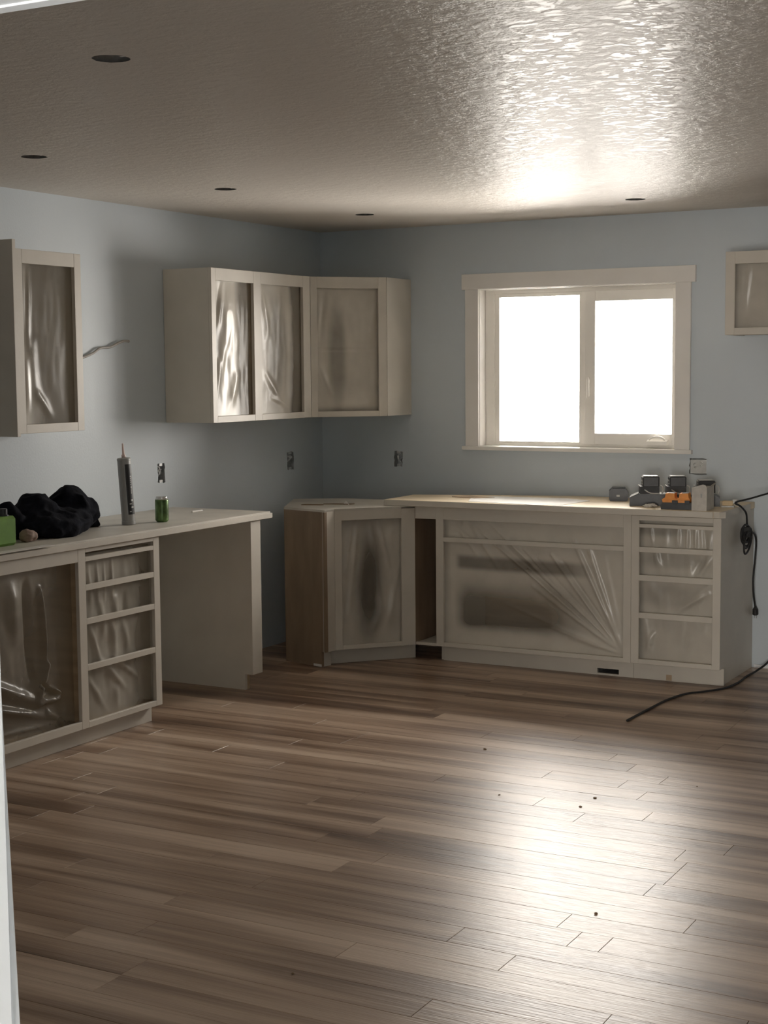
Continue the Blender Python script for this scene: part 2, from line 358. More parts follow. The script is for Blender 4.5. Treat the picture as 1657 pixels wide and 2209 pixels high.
# ------------------------------------------------------------------ masking film
def film(parent, f, n, u0, u1, z0, z1, folds, spray, seed, nx=60, nz=60, billow=.006, lim=.012, wob=.0022):
    w, h = u1-u0, z1-z0; bm = bmesh.new(); lay = bm.verts.layers.float.new('overspray'); G = []
    for j in range(nz+1):
        rw = []
        for i in range(nx+1):
            s, tt = i/nx, j/nz; X, Z = s*w, tt*h
            env = min(1, 6*min(s, 1-s))*min(1, 6*min(tt, 1-tt))
            d = billow*(noise.noise(Vector((X*4+seed*3.1, Z*3, seed)))) + wob*noise.noise(Vector((X*30, Z*9, seed*1.7)))
            for a, c, e, g, wd, am in folds:
                ax, az, bx, bz = a*w, c*h, e*w, g*h; L2 = (bx-ax)**2+(bz-az)**2
                k = max(0, min(1, ((X-ax)*(bx-ax)+(Z-az)*(bz-az))/L2))
                dd = math.hypot(X-ax-k*(bx-ax), Z-az-k*(bz-az)); d += am*math.exp(-(dd/wd)**2)*(.35+.65*math.sin(math.pi*min(1, k*.85+.15)))
            d = max(-lim*2.2, min(lim, d*env))
            v = bm.verts.new(f.p(u0+X, n+d, z0+Z))
            nn = noise.fractal(Vector((X*9+seed, Z*9, seed*2.3)), 1., 2., 4)
            v[lay] = max(.02, min(.97, spray(s, tt) + .09*nn)); rw.append(v)
        G.append(rw)
    for j in range(nz):
        for i in range(nx): bm.faces.new((G[j][i], G[j][i+1], G[j+1][i+1], G[j+1][i]))
    o = link('masking_film', bm, 'masking_film', parent, smooth=True)
    o['label'] = 'translucent plastic masking film with paint overspray'
    return o
def sm(a, b_, x):
    t_ = max(0, min(1, (x-a)/(b_-a))); return t_*t_*(3-2*t_)
def blob(s, t_, cs, ct, rs, rt, soft=.5):
    d = math.hypot((s-cs)/rs, (t_-ct)/rt); return 1 - sm(1-soft, 1+soft, d)

# ------------------------------------------------------------------ carcass + face frame builders
TH = .018
def carcass(p, f, n, u0, u1, z0, z1, toe=0., divs=(), mat='cabinet_paint', zf=None, sides=('l', 'r')):
    """box behind the face frame; n is the plane of the frame's front"""
    nb = n-.019
    for s in sides:
        a = u0 if s == 'l' else u1-TH
        bm = bmesh.new()
        pts = [(0.003, z0), (nb-toe if toe else nb, z0)]
        if toe: pts += [(nb-toe, zf), (nb, zf)]
        pts += [(nb, z1), (0.003, z1)]
        profile(bm, f, pts, a, a+TH); link('side_panel', bm, mat, p)
    zb = (zf if zf else z0)
    part('bottom_panel', 'raw_wood', p, f, (u0+TH, u1-TH, .006, nb, zb+.004, zb+.02), bev=0)
    part('top_panel', mat, p, f, (u0+TH, u1-TH, .006, nb, z1-TH, z1-.001), bev=0)
    part('back_panel', 'raw_wood', p, f, (u0+TH, u1-TH, .0035, .006, zb+.004, z1-.002), bev=0)
    for d in divs: part('divider', 'raw_wood', p, f, (d-TH/2, d+TH/2, .006, nb, zb+.02, z1-TH), bev=0)
def stile(p, f, n, u0, u1, z0, z1, mat='cabinet_paint'): return part('stile', mat, p, f, (u0, u1, n-.019, n, z0, z1))
def rail(p, f, n, u0, u1, z0, z1, mat='cabinet_paint'): return part('rail', mat, p, f, (u0, u1, n-.019, n-.0004, z0, z1))

ZC = .876
# --- base cabinet on the left wall: one door bay, one drawer bay
NB = .623
c = thing('base_cabinet', 'greige base cabinet with film-covered door bay and drawer bay under the jacket', 'cabinet', (0, -3.12, 0), 'base cabinets')
carcass(c, LW, NB, -3.76, -2.52, 0, ZC, toe=.05, divs=(-3.07,), zf=.082)
stile(c, LW, NB, -3.76, -3.715, .082, ZC); stile(c, LW, NB, -3.094, -3.046, .082, ZC); stile(c, LW, NB, -2.562, -2.518, .082, ZC)
rail(c, LW, NB, -3.715, -3.094, .820, ZC); rail(c, LW, NB, -3.715, -3.094, .082, .117)
for a, b_ in ((.858, ZC), (.818, .838), (.690, .715), (.540, .565), (.335, .361), (.082, .108)): rail(c, LW, NB, -3.046, -2.562, a, b_)
part('toe_board', 'cabinet_paint', c, LW, (-3.76, -2.535, NB-.072, NB-.052, 0, .082))
film(c, LW, NB-.056, -3.73, -3.08, .10, .835,
     [(a_, b_, c_, d_, w_*.8, m_*2.2) for a_, b_, c_, d_, w_, m_ in ((.55, .9, .58, .35, .022, -.014), (.68, .85, .72, .4, .016, .012), (.72, .4, .62, .2, .02, .014), (.05, .42, .62, .20, .03, .016), (.0, .28, .7, .10, .02, .014), (.62, .2, .85, .19, .02, .016), (.72, .12, .9, .03, .02, .014), (.3, .06, .8, .04, .012, .012), (.3, .02, .8, .015, .008, .01), (.66, .3, .78, .22, .012, -.016), (.74, .26, .84, .22, .01, .018), (.40, .95, .45, .6, .05, .01))],
     lambda s, q: .07 + .30*(1-sm(.0, .25, 1-q))*(1-sm(.75, .95, s)) + .16*blob(s, q, .42, .75, .2, .4) + .10*(1-sm(0, .2, q)), 3, 110, 130, .012, .035, .003)
film(c, LW, NB-.036, -3.05, -2.555, .10, .845,
     [(.12, .98, .14, .72, .012, .008), (.24, .98, .25, .7, .011, .009), (.34, .98, .35, .7, .010, .008), (.45, .98, .46, .7, .010, .008), (.28, .68, .32, .5, .022, .010), (.50, .7, .48, .48, .02, .010), (.62, .7, .6, .5, .02, -.008), (.12, .55, .30, .28, .016, .012), (.42, .58, .50, .3, .022, .012), (.6, .55, .66, .36, .02, .01), (.30, .33, .62, .13, .016, .012), (.45, .34, .8, .18, .014, .010), (.1, .24, .34, .02, .016, .012), (.48, .14, .5, .01, .02, .01)],
     lambda s, q: .22 + .34*blob(s, q, .30, .86, .38, .10) + .30*blob(s, q, .42, .55, .3, .22) + .22*blob(s, q, .35, .15, .35, .25) - .12*sm(.7, .9, s), 8, 90, 120, .008, .014, .004)

# --- end panel that carries the far end of the left worktop
c = thing('end_panel', 'greige support panel with wide front stile holding up the end of the left worktop', 'panel', (.3, -1.74, 0))
bm = bmesh.new(); profile(bm, LW, [(.003, 0), (.573, 0), (.573, .082), (.604, .082), (.604, ZC), (.003, ZC)], -1.750, -1.732); link('side_panel', bm, 'cabinet_paint', c)
stile(c, LW, NB, -1.752, -1.662, .082, ZC)
part('toe_block', 'raw_wood', c, LW, (-1.732, -1.712, .553, .575, 0, .082))
# --- left worktop
c = thing('countertop', 'greyish bare worktop along the left wall with jacket, can and tube on it', 'countertop', (.3, -2.7, ZC))
part('slab', 'laminate_top', c, LW, (-3.80, -1.573, .002, .628, ZC, .9135), bev=.002)
part('nosing', 'cabinet_paint', c, LW, (-3.80, -1.572, .6285, .640, .880, .906))
o = part('edge_strip', 'trim_paint', c, LW, (-3.80, -3.27, .600, .652, .9136, .9162)); 

# --- corner base cabinet, a loose clipped-back unit with a diagonal front
A, B, C_, D, E, G_, Hh = (.335, -.985), (.648, -1.062), (.660, -.978), (.977, -.623), (.977, -.31), (.365, -.33), (.09, -.49)
c = thing('corner_base_cabinet', 'diagonal corner base cabinet with raw brown side and film-covered door opening', 'cabinet', (.55, -.75, 0), 'base cabinets')
def face(p0, p1): 
    d = Vector(p1)-Vector(p0); return Fr(p0, d, (d.y, -d.x)), d.length
f, L_ = face(A, B)
part('side_panel', 'raw_panel', c, f, (0, L_-.035, -.018, 0, 0, ZC-.012))
part('stile', 'raw_panel', c, f, (L_-.0345, L_, -.018, .0015, .085, ZC-.012))
part('chipped_edge', 'paper', c, f, (L_-.10, L_-.036, -.001, .0015, 0, .014))
f, L_ = face(B, C_); part('filler', 'cabinet_paint', c, f, (.0, L_, -.019, 0, .085, ZC-.002))
f, L_ = face(C_, D); CD = L_
stile(c, f, 0, 0, .042, .085, ZC-.002); stile(c, f, 0, .395, L_, .085, ZC-.002)
rail(c, f, 0, .042, .395, .81, ZC-.002); rail(c, f, 0, .042, .395, .085, .108)
film(c, f, -.034, .03, .405, .10, .82,
     [(.22, 1., .10, .55, .012, .012), (.30, 1., .16, .25, .016, .013), (.50, 1., .66, .30, .016, .012), (.62, 1., .80, .6, .014, .012), (.98, .62, .80, .18, .02, .013), (.94, .9, 1, .7, .02, .01), (.66, .3, .5, .05, .03, .008), (.78, .85, .98, .95, .02, .01)],
     lambda s, q: .90 - .92*blob(s, q, .48+.05*(q-.5), .46, .15, .34, .95) - .12*blob(s, q, .5, .5, .4, .5, .9), 21, 80, 110, .010, .014, .004)
part('toe_board', 'cabinet_paint', c, f, (-.02, CD+.02, -.075, -.055, 0, .085))
bm = bmesh.new(); prism(bm, [(.594, -1.046), (.614, -1.051), (.632, -.985), (.606, -.958), (.585, -.97)], 0, .085); link('toe_return', bm, 'cabinet_paint', c)
for p0, p1 in ((D, E), (E, G_), (G_, Hh), (Hh, A)):
    f, L_ = face(p0, p1); part('back_panel', 'raw_panel', c, f, (.001, L_-.001, -.012, 0, 0.085, ZC-.012))
bm = bmesh.new(); prism(bm, [A, B, C_, D, E, G_, Hh], ZC-.012, ZC); link('top_panel', bm, 'laminate_top', c)
bm = bmesh.new(); prism(bm, [(.36, -.97), (.62, -1.03), (.635, -.97), (.955, -.61), (.955, -.33), (.37, -.35), (.12, -.49)], .086, .100); link('bottom_panel', bm, 'raw_wood', c)

# --- sink base cabinet (with the open filler bay) and drawer base cabinet
NS = .623
c = thing('sink_base_cabinet', 'wide sink base cabinet under the window worktop, covered by one creased film sheet', 'cabinet', (1.68, -.3, 0), 'base cabinets')
carcass(c, BW, NS, 1.108, 2.255, 0, ZC, toe=.05, zf=.088)
stile(c, BW, NS, 1.108, 1.155, .088, ZC); stile(c, BW, NS, 2.212, 2.2545, .088, ZC)
rail(c, BW, NS, 1.155, 2.212, .805, ZC); rail(c, BW, NS, 1.155, 2.212, .681, .706); rail(c, BW, NS, 1.155, 2.212, .088, .112)
rail(c, BW, NS, .978, 1.108, .805, ZC); rail(c, BW, NS, .978, 1.108, .086, .102)
part('filler_shelf', 'laminate_top', c, BW, (.980, 1.107, .004, NS-.02, .086, .100))
fan = [(.985, .03, a, 1.02 if z is None else z, wd, am) for a, z, wd, am in ((.10, None, .010, .010), (.22, None, .012, .011), (.34, .80, .012, -.010), (.45, .78, .012, .012), (.52, .70, .012, -.010), (.60, .75, .012, .012), (.66, .7, .012, -.008), (.72, .86, .014, .012), (.80, .8, .016, .010), (.88, .75, .02, .008), (.35, .35, .012, .010), (.55, .22, .012, .012), (.70, .13, .012, .010), (.5, .5, .012, .009))]
film(c, BW, NS-.036, 1.14, 2.225, .098, .82,
     [(a_, b_, c_, d_, w_*.75, m_*1.7) for a_, b_, c_, d_, w_, m_ in fan] + [(.05, .98, .2, .70, .014, .008), (.14, .98, .32, .6, .012, .008), (.93, .98, .985, .85, .03, .012), (.90, .9, .98, .78, .03, -.012), (.96, .78, .97, .5, .04, .012), (.03, .9, .05, .1, .015, .01), (.05, .04, .12, .12, .01, .01)],
     lambda s, q: .93 - .72*(1-sm(.024, .075, abs(q-(.655-.02*s))))*sm(.06, .10, s)*(1-sm(.66, .86, s)) - .84*sm(.04, .15, s)*(1-sm(.45, .85, s))*sm(.10, .22, q)*(1-sm(.27, .56, q)) - .26*sm(.04, .15, s)*(1-sm(.6, .95, s))*sm(.06, .2, q)*(1-sm(.4, .66, q)) - .25*sm(.955, .99, s)*(1-sm(.8, .85, q)), 5, 190, 130, .006, .014)
bm = bmesh.new()
for q in ((1.128, 2.050, .553, .571, 0, .088), (2.172, 2.2545, .553, .571, 0, .088), (2.050, 2.172, .553, .571, .036, .088), (2.050, 2.172, .553, .571, 0, .010)): box(bm, BW, *q)
link('toe_board', bm, 'cabinet_paint', c)
part('vent_duct', 'steel', c, BW, (2.046, 2.049, .30, .5525, .006, .040), (2.173, 2.176, .30, .5525, .006, .040), (2.049, 2.173, .30, .5525, .006, .009), (2.049, 2.173, .30, .5525, .037, .040), bev=0)

c = thing('drawer_base_cabinet', 'narrow four-drawer base cabinet at the free end of the window worktop', 'cabinet', (2.49, -.3, 0), 'base cabinets')
carcass(c, BW, NS, 2.2555, 2.732, 0, ZC-.004, toe=.05, zf=.09)
stile(c, BW, NS, 2.2555, 2.298, .09, ZC-.004); stile(c, BW, NS, 2.692, 2.734, .09, ZC-.004)
for a, b_ in ((.847, ZC-.004), (.810, .829), (.681, .708), (.530, .560), (.332, .361), (.09, .114)): rail(c, BW, NS, 2.298, 2.692, a, b_)
film(c, BW, NS-.040, 2.285, 2.705, .10, .856,
     [(.14, .98, .18, .82, .010, .012), (.32, .98, .33, .82, .02, .008), (.50, .98, .50, .82, .012, .012), (.62, .98, .62, .8, .010, .012), (.72, .98, .73, .8, .010, .013), (.82, .98, .86, .8, .012, -.012), (.93, .98, .88, .7, .014, .012), (.98, .78, .78, .62, .016, .014), (.85, .8, .7, .62, .02, -.01), (.2, .78, .3, .64, .02, .01), (.05, .6, .3, .42, .03, .009), (.95, .58, .55, .38, .02, .012), (.9, .5, .5, .36, .012, .011), (.06, .3, .16, .04, .02, .013), (.2, .2, .05, .02, .014, .01), (.9, .3, .6, .1, .03, .006)],
     lambda s, q: .80 - .35*blob(s, q, .25, .93, .35, .05) - .25*blob(s, q, .45, .72, .4, .06) - .22*blob(s, q, .4, .46, .4, .08) - .30*(1-sm(.03, .09, s)), 9, 100, 140, .008, .018, .004)
part('toe_board', 'cabinet_paint', c, BW, (2.256, 2.742, .553, .573, 0, .090))
part('toe_notch_patch', 'raw_wood', c, BW, (2.435, 2.465, .5735, .5755, .004, .034), bev=0)  # thin brown patch added in place of a small dark notch in the toe board

# --- window-wall worktop
bm = bmesh.new(); prism(bm, [(.80, -.655), (2.738, -.650), (2.738, -.012), (1.70, -.012), (1.25, -.147), (.80, -.298)], ZC, .9095)
ct = thing('countertop', 'bright bare plywood worktop below the window', 'countertop', (1.8, -.35, ZC))
link('slab', bm, 'plywood_top', ct)
part('edge_band', 'cabinet_paint', ct, BW, (.799, 2.70, .6555, .662, ZC+.001, .9085))
bm = bmesh.new(); prism(bm, [(2.700, -.650), (2.735, -.662), (2.760, -.635), (2.752, -.52), (2.757, -.36), (2.748, -.13), (2.736, -.10), (2.736, -.64)], ZC+.001, .9085)
link('end_band', bm, 'cabinet_paint', ct)

# ------------------------------------------------------------------ wall cabinets
ZU0, ZU1, NU = 1.369, 2.178, .311
c = thing('wall_cabinet', 'two-bay greige wall cabinet joined to the corner wall cabinet, film in both openings', 'cabinet', (.15, -1.12, ZU0), 'wall cabinets')
carcass(c, LW, NU, -1.617, -.636, ZU0, ZU1, divs=(-1.183,))
for a, b_ in ((-1.617, -1.577), (-1.220, -1.148), (-.712, -.636)): stile(c, LW, NU, a, b_, ZU0, ZU1)
for a, b_ in ((-1.577, -1.220), (-1.148, -.712)): rail(c, LW, NU, a, b_, 2.113, ZU1); rail(c, LW, NU, a, b_, ZU0, 1.403)
film(c, LW, NU-.024, -1.585, -1.212, 1.39, 2.125,
     [(.28, .98, .10, .6, .018, .007), (.42, .98, .34, .55, .03, .007), (.40, .75, .12, .15, .028, .009), (.20, .95, .08, .7, .02, -.007), (.52, .9, .5, .2, .04, .006), (.15, .4, .05, .1, .02, .012), (.6, .3, .4, .05, .03, .01)],
     lambda s, q: .78*(1-sm(.52, .72, s)) + .10 - .45*blob(s, q, .16, .68, .14, .2) - .35*blob(s, q, .12, .3, .1, .3), 14, 60, 90, .008)
film(c, LW, NU-.024, -1.156, -.704, 1.39, 2.125,
     [(.75, .98, .80, .1, .03, .014), (.2, .3, .6, .05, .02, .01), (.1, .98, .25, .6, .02, .008), (.3, .14, .7, .06, .012, .01), (.5, .98, .52, .8, .02, .006)],
     lambda s, q: .80*(1-sm(.68, .80, s)) + .10 - .55*blob(s, q, .42, .50, .20, .34, .6), 15, 60, 90, .008)

c = thing('corner_wall_cabinet', 'diagonal corner wall cabinet with one film-covered opening', 'cabinet', (.25, -.25, ZU0), 'wall cabinets')
f, L_ = face((.311, -.634), (.634, -.311))
stile(c, f, 0, 0, .040, ZU0, ZU1); stile(c, f, 0, .408, L_, ZU0, ZU1); rail(c, f, 0, .040, .408, 2.113, ZU1); rail(c, f, 0, .040, .408, ZU0, 1.402)
film(c, f, -.024, .03, .418, 1.385, 2.125,
     [(.06, .95, .04, .62, .014, .012), (.16, .95, .06, .55, .014, -.01), (.95, .85, .85, .62, .018, .012), (1, .6, .9, .1, .03, .01), (.05, .4, .25, .15, .012, .01), (.0, .505, 1, .505, .005, -.006), (.1, .06, .9, .08, .02, .012), (.5, .05, .9, .1, .014, .01)],
     lambda s, q: .84 - .44*blob(s, q, .34, .45, .13, .36, .5) - .30*sm(.9, 1, s) - .40*(1-sm(.02, .07, q)), 17, 70, 100, .007)
bm = bmesh.new(); box(bm, WO, .615, .6335, -.302, -.002, ZU0, ZU1); link('side_panel', bm, 'cabinet_paint', c)
poly = [(.003, -.003), (.003, -.633), (.306, -.633), (.615, -.312), (.615, -.003)]
bm = bmesh.new(); prism(bm, poly, ZU0, ZU0+.018); link('bottom_panel', bm, 'cabinet_paint', c)
bm = bmesh.new(); prism(bm, poly, ZU1-.018, ZU1); link('top_panel', bm, 'cabinet_paint', c)
part('back_panel', 'raw_wood', c, WO, (.003, .007, -.63, -.007, ZU0+.018, ZU1-.018), (.003, .614, -.007, -.003, ZU0+.018, ZU1-.018), bev=0)

c = thing('wall_cabinet', 'tall single-opening greige wall cabinet above the black jacket', 'cabinet', (.15, -2.87, 1.372), 'wall cabinets')
carcass(c, LW, NU, -3.090, -2.652, 1.372, 2.181)
stile(c, LW, NU, -3.090, -3.045, 1.372, 2.181); stile(c, LW, NU, -2.698, -2.652, 1.372, 2.181); rail(c, LW, NU, -3.045, -2.698, 2.119, 2.181); rail(c, LW, NU, -3.045, -2.698, 1.372, 1.412)
film(c, LW, NU-.024, -3.055, -2.69, 1.40, 2.13,
     [(.1, .98, .08, .6, .012, .006), (.2, .98, .16, .5, .014, .006), (.22, .5, .28, .1, .03, .006), (.1, .4, .12, .1, .02, .012), (.3, .2, .55, .06, .02, .01)],
     lambda s, q: .04 + .42*(1-sm(.10, .28, s)) + .28*blob(s, q, .2, .15, .2, .2) + .06*blob(s, q, .4, .9, .3, .1), 31, 60, 90, .004, wob=.0008)
part('end_cover', 'cabinet_paint', c, LW, (-3.112, -3.0905, .002, .317, 1.360, 2.219))

c = thing('wall_cabinet', 'short greige wall cabinet hung high beside the window', 'cabinet', (3.05, -.15, 1.806), 'wall cabinets')
carcass(c, BW, .315, 2.650, 3.45, 1.806, 2.236)
stile(c, BW, .315, 2.650, 2.700, 1.806, 2.236); stile(c, BW, .315, 3.40, 3.45, 1.806, 2.236); rail(c, BW, .315, 2.70, 3.40, 2.172, 2.236); rail(c, BW, .315, 2.70, 3.40, 1.806, 1.843)
film(c, BW, .315-.024, 2.69, 3.41, 1.83, 2.185, [(.05, .95, .06, .4, .012, .012), (.11, .9, .08, .3, .01, .01), (.02, .12, .2, .08, .012, .01), (.3, .9, .6, .2, .03, .008)],
     lambda s, q: .55 - .3*(1-sm(.0, .04, s)) + .1*blob(s, q, .3, .5, .3, .4), 35, 80, 50, .008)

# ------------------------------------------------------------------ electrical boxes, ceiling cans, cable stub
def outlet(f, q, sgn, label, seed):
    a0, a1, b0, b1 = q; g = .0055
    o = thing('outlet_box', label, 'electrical box', f.p((a0+a1)/2, 0, b0), 'bare electrical boxes')
    bm = bmesh.new()
    box(bm, f, a0-g, a1+g, -.055, -.052, b0-g, b1+g)
    for e in ((a0-g-.003, a0-g, -.055, -.001, b0-g, b1+g), (a1+g, a1+g+.003, -.055, -.001, b0-g, b1+g), (a0-g-.003, a1+g+.003, -.055, -.001, b0-g-.003, b0-g), (a0-g-.003, a1+g+.003, -.055, -.001, b1+g, b1+g+.003)): box(bm, f, *e)
    link('box_shell', bm, 'steel', o)
    rn = random.Random(seed); 
    for k in range(3 if a1-a0 < .08 else 5):
        bm = bmesh.new(); u = a0+(a1-a0)*rn.uniform(.25, .75); z = b0+(b1-b0)*rn.uniform(.2, .5); dz = (b1-b0)*rn.uniform(.25, .4); du = (a1-a0)*rn.uniform(-.2, .2)
        tube(bm, [f.p(u, -.05, z), f.p(u+du, -.015, z+dz*.3), f.p(u-du*.5, -.006, z+dz*.8), f.p(u+du, -.012, z+dz), f.p(u, -.045, z+dz*.9)], .0045, 6, 4)
        link('wire', bm, 'light_grey_plastic' if k % 2 == 0 else 'steel', o, smooth=True)
    if a1-a0 < .08:
        w_ = a1-a0
        part('mounting_ear', 'steel', o, f, (a0+w_*.28, a1-w_*.28, -.012, -.002, b1-.016, b1+.003)); part('mounting_ear', 'steel', o, f, (a0+w_*.28, a1-w_*.28, -.012, -.002, b0-.003, b0+.014))
    else:
        part('mud_ring', 'light_grey_plastic', o, f, (a0+.003, a1-.003, -.010, -.004, b0+.005, b1-.006))
outlet(LW, OUT_L[0], 1, 'open electrical box with stub wires above the green can', 1)
outlet(LW, OUT_L[1], 1, 'narrow open electrical box on the left wall near the dark room corner', 2)
outlet(BW, OUT_B[0], 1, 'narrow open electrical box on the window wall above the corner base cabinet', 3)
outlet(BW, OUT_B[1], 1, 'square double electrical box below the window above the chargers', 4)
can_lab = ['round recessed light cutout nearest the doorway on the left half of the ceiling', 'round recessed light cutout in the ceiling in front of the tall single wall cabinet',
           'round recessed light cutout in the ceiling between the two left wall cabinets', 'round recessed light cutout in the ceiling by the corner wall cabinet',
           'round recessed light cutout in the ceiling in front of the window', 'round recessed light cutout nearest the doorway in the bright half of the ceiling']
for (x, yv), lb in zip(CANS, can_lab):
    o = thing('recessed_light_housing', lb, 'light housing', (x, yv, H), 'recessed light cutouts')
    bm = bmesh.new(); lathe(bm, (x, yv, H+.0005), [(CR+.035, 0), (CR+.006, .0004), (CR+.006, .119)], 24)
    bmesh.ops.delete(bm, geom=[q for q in bm.faces if len(q.verts) > 4], context='FACES'); link('can_shell', bm, 'steel', o, smooth=True)
    bm = bmesh.new(); lathe(bm, (x, yv, H+.117), [(CR+.009, 0), (CR+.009, .004)], 24); link('can_top', bm, 'steel', o)
    part('spring_clip', 'steel', o, WO, (x+.030, x+.046, yv-.006, yv+.006, H+.002, H+.02)); 
bm = bmesh.new(); tube(bm, [(.004, -2.66, 1.69), (.012, -2.40, 1.700), (.012, -2.30, 1.712), (.014, -2.22, 1.735), (.016, -2.165, 1.760), (.016, -2.09, 1.765), (.018, -2.03, 1.785), (.022, -1.985, 1.797), (.024, -1.945, 1.796)], .0065, 8)
tag(link('cable_stub', bm, 'grey_cable', loc=(.01, -2.2, 1.74), smooth=True), 'grey cable stub poking out of the wall beside the tall wall cabinet', 'cable')

# ------------------------------------------------------------------ things on the left worktop
ZL = .9135
def remeshed(name, balls, mat, loc, vox=.011, amp=.012, freq=14, floor_z=None):
    bm = bmesh.new()
    for ctr, rad in balls:
        r_ = bmesh.ops.create_icosphere(bm, subdivisions=3, radius=1)
        for v in r_['verts']: v.co = Vector((v.co.x*rad[0]+ctr[0], v.co.y*rad[1]+ctr[1], v.co.z*rad[2]+ctr[2])) - Vector(loc)
    me = bpy.data.meshes.new('tmp'); bm.to_mesh(me); bm.free(); ob = bpy.data.objects.new('tmp', me); COL.objects.link(ob)
    md = ob.modifiers.new('r', 'REMESH'); md.mode = 'VOXEL'; md.voxel_size = vox
    sm_ = ob.modifiers.new('s', 'SMOOTH'); sm_.iterations = 5; sm_.factor = .5
    dg = bpy.context.evaluated_depsgraph_get(); m2_ = bpy.data.meshes.new_from_object(ob.evaluated_get(dg)); bpy.data.objects.remove(ob); bpy.data.meshes.remove(me)
    m2_.update()
    nrm = [v.normal.copy() for v in m2_.vertices]
    for v, nn in zip(m2_.vertices, nrm):
        q = v.co*freq; rdg = 1-abs(noise.noise(Vector((q.x, q.y*.8, q.z*1.3)))*2)
        v.co += nn*(amp*(rdg-.5) + amp*.5*noise.noise(q*2.3))
        if floor_z is not None and v.co.z < floor_z: v.co.z = floor_z
    m2_.name = name; m2_.materials.clear(); m2_.materials.append(M[mat])
    for p in m2_.polygons: p.use_smooth = True
    o = bpy.data.objects.new(name, m2_); o.location = loc; COL.objects.link(o); ROOT[o.name] = Vector(loc); return o
j = remeshed('jacket', [((.33, -2.95, .965), (.17, .24, .07)), ((.27, -3.15, .96), (.10, .15, .06)), ((.30, -2.765, 1.02), (.10, .095, .10)), ((.31, -2.70, .99), (.09, .08, .08)), ((.30, -2.995, 1.02), (.10, .095, .085)), ((.30, -3.05, 1.0), (.09, .07, .075)),
                       ((.30, -3.17, 1.005), (.08, .05, .072)), ((.275, -2.615, .955), (.055, .05, .035)), ((.28, -2.575, .93), (.04, .035, .02)), ((.43, -2.98, .945), (.08, .12, .045))],
             'black_cloth', (.32, -2.95, ZL+.0005), .010, .014, 13, 0.0)
tag(j, 'crumpled black jacket heaped on the left worktop', 'jacket')
# caulk tube, leaning slightly
base = Vector((.381, -2.432, ZL)); ax = Vector((-.045, -.03, 1)).normalized()
c = thing('caulk_tube', 'tall grey caulk tube with dark printed stripe and pale nozzle', 'tube', base)
bm = bmesh.new(); lathe(bm, base, [(.030, 0), (.0335, .002), (.0335, .018), (.032, .020), (.032, .306), (.033, .308), (.033, .316), (.029, .320), (.012, .322)], 28, ax); link('body', bm, 'tube_plastic', c, smooth=False)
bm = bmesh.new(); lathe(bm, base+ax*.321, [(.010, 0), (.010, .012), (.0065, .016), (.004, .065), (.003, .068)], 14, ax); link('nozzle', bm, 'nozzle_plastic', c, smooth=True)
def wrap(bm, ang0, ang1, h0, h1, r, k=8):
    q = ax.to_track_quat('Z', 'Y'); rows = []
    for h in (h0, h1): rows.append([bm.verts.new(base + q @ Vector((r*math.cos(ang0+(ang1-ang0)*i/k), r*math.sin(ang0+(ang1-ang0)*i/k), h))) for i in range(k+1)])
    for i in range(k): bm.faces.new((rows[0][i], rows[0][i+1], rows[1][i+1], rows[1][i]))
# angle of the camera as seen from the tube
q_ = ax.to_track_quat('Z', 'Y').inverted() @ (CAM-base); ca = math.atan2(q_.y, q_.x)
bm = bmesh.new(); wrap(bm, ca+.05, ca+1.25, .05, .29, .0325); lab = link('label', bm, 'tube_label', c)
bm = bmesh.new()
rn = random.Random(4); h = .15
while h < .235:
    d = rn.uniform(.006, .010); wrap(bm, ca+.72, ca+.72+rn.uniform(.12, .22), h, h+d*.7, .0328, 3); h += d+.002
wrap(bm, ca+.30, ca+.6, .062, .066, .0328, 3); wrap(bm, ca+.6, ca+1.0, .080, .088, .0328, 3); wrap(bm, ca+.35, ca+.7, .098, .104, .0328, 3); wrap(bm, ca+.62, ca+.95, .114, .122, .0328, 3)
link('lettering', bm, 'tube_print', lab)['kind'] = 'stuff'
# can
b0 = (.446, -2.257, ZL); c = thing('drink_can', 'green patterned drinks can standing on the left worktop', 'can', b0)
bm = bmesh.new(); lathe(bm, b0, [(.024, .0), (.0275, .003), (.0325, .010), (.033, .014), (.033, .104), (.0315, .110)], 32); link('body', bm, 'can_green', c, smooth=True)
bm = bmesh.new(); lathe(bm, (b0[0], b0[1], ZL+.110), [(.0315, 0), (.0275, .009), (.0282, .0115), (.0265, .0125), (.0255, .009)], 32); link('lid', bm, 'aluminium', c, smooth=True)
part('pull_tab', 'aluminium', c, WO, (b0[0]-.008, b0[0]+.016, b0[1]-.007, b0[1]+.007, ZL+.1195, ZL+.1215))
bm = bmesh.new(); tube(bm, [(.295, -1.802, ZL+.0045), (.296, -1.713, ZL+.0045)], .0045, 10, 1)
tag(link('white_stick', bm, 'paper', loc=(.295, -1.757, ZL)), 'thin white stick lying on the left worktop beyond the can', 'stick')
# green jug
c = thing('green_jug', 'bright green plastic jug with dark cap beside the jacket', 'jug', (.43, -3.40, ZL))
bm = bmesh.new(); box(bm, WO, .40, .485, -3.52, -3.315, ZL, ZL+.125, bev=.012); link('body', bm, 'green_plastic', c)
bm = bmesh.new(); lathe(bm, (.442, -3.352, ZL+.123), [(.022, 0), (.022, .006), (.017, .008), (.017, .030), (.015, .033)], 18); link('cap', bm, 'black_plastic', c)
lp = remeshed('brown_lump', [((.445, -3.215, ZL+.027), (.034, .036, .029)), ((.45, -3.19, ZL+.024), (.028, .026, .024))], 'clay', (.445, -3.21, ZL), .005, .003, 40, 0.0)
tag(lp, 'small rounded brown lump in front of the black jacket', 'lump')
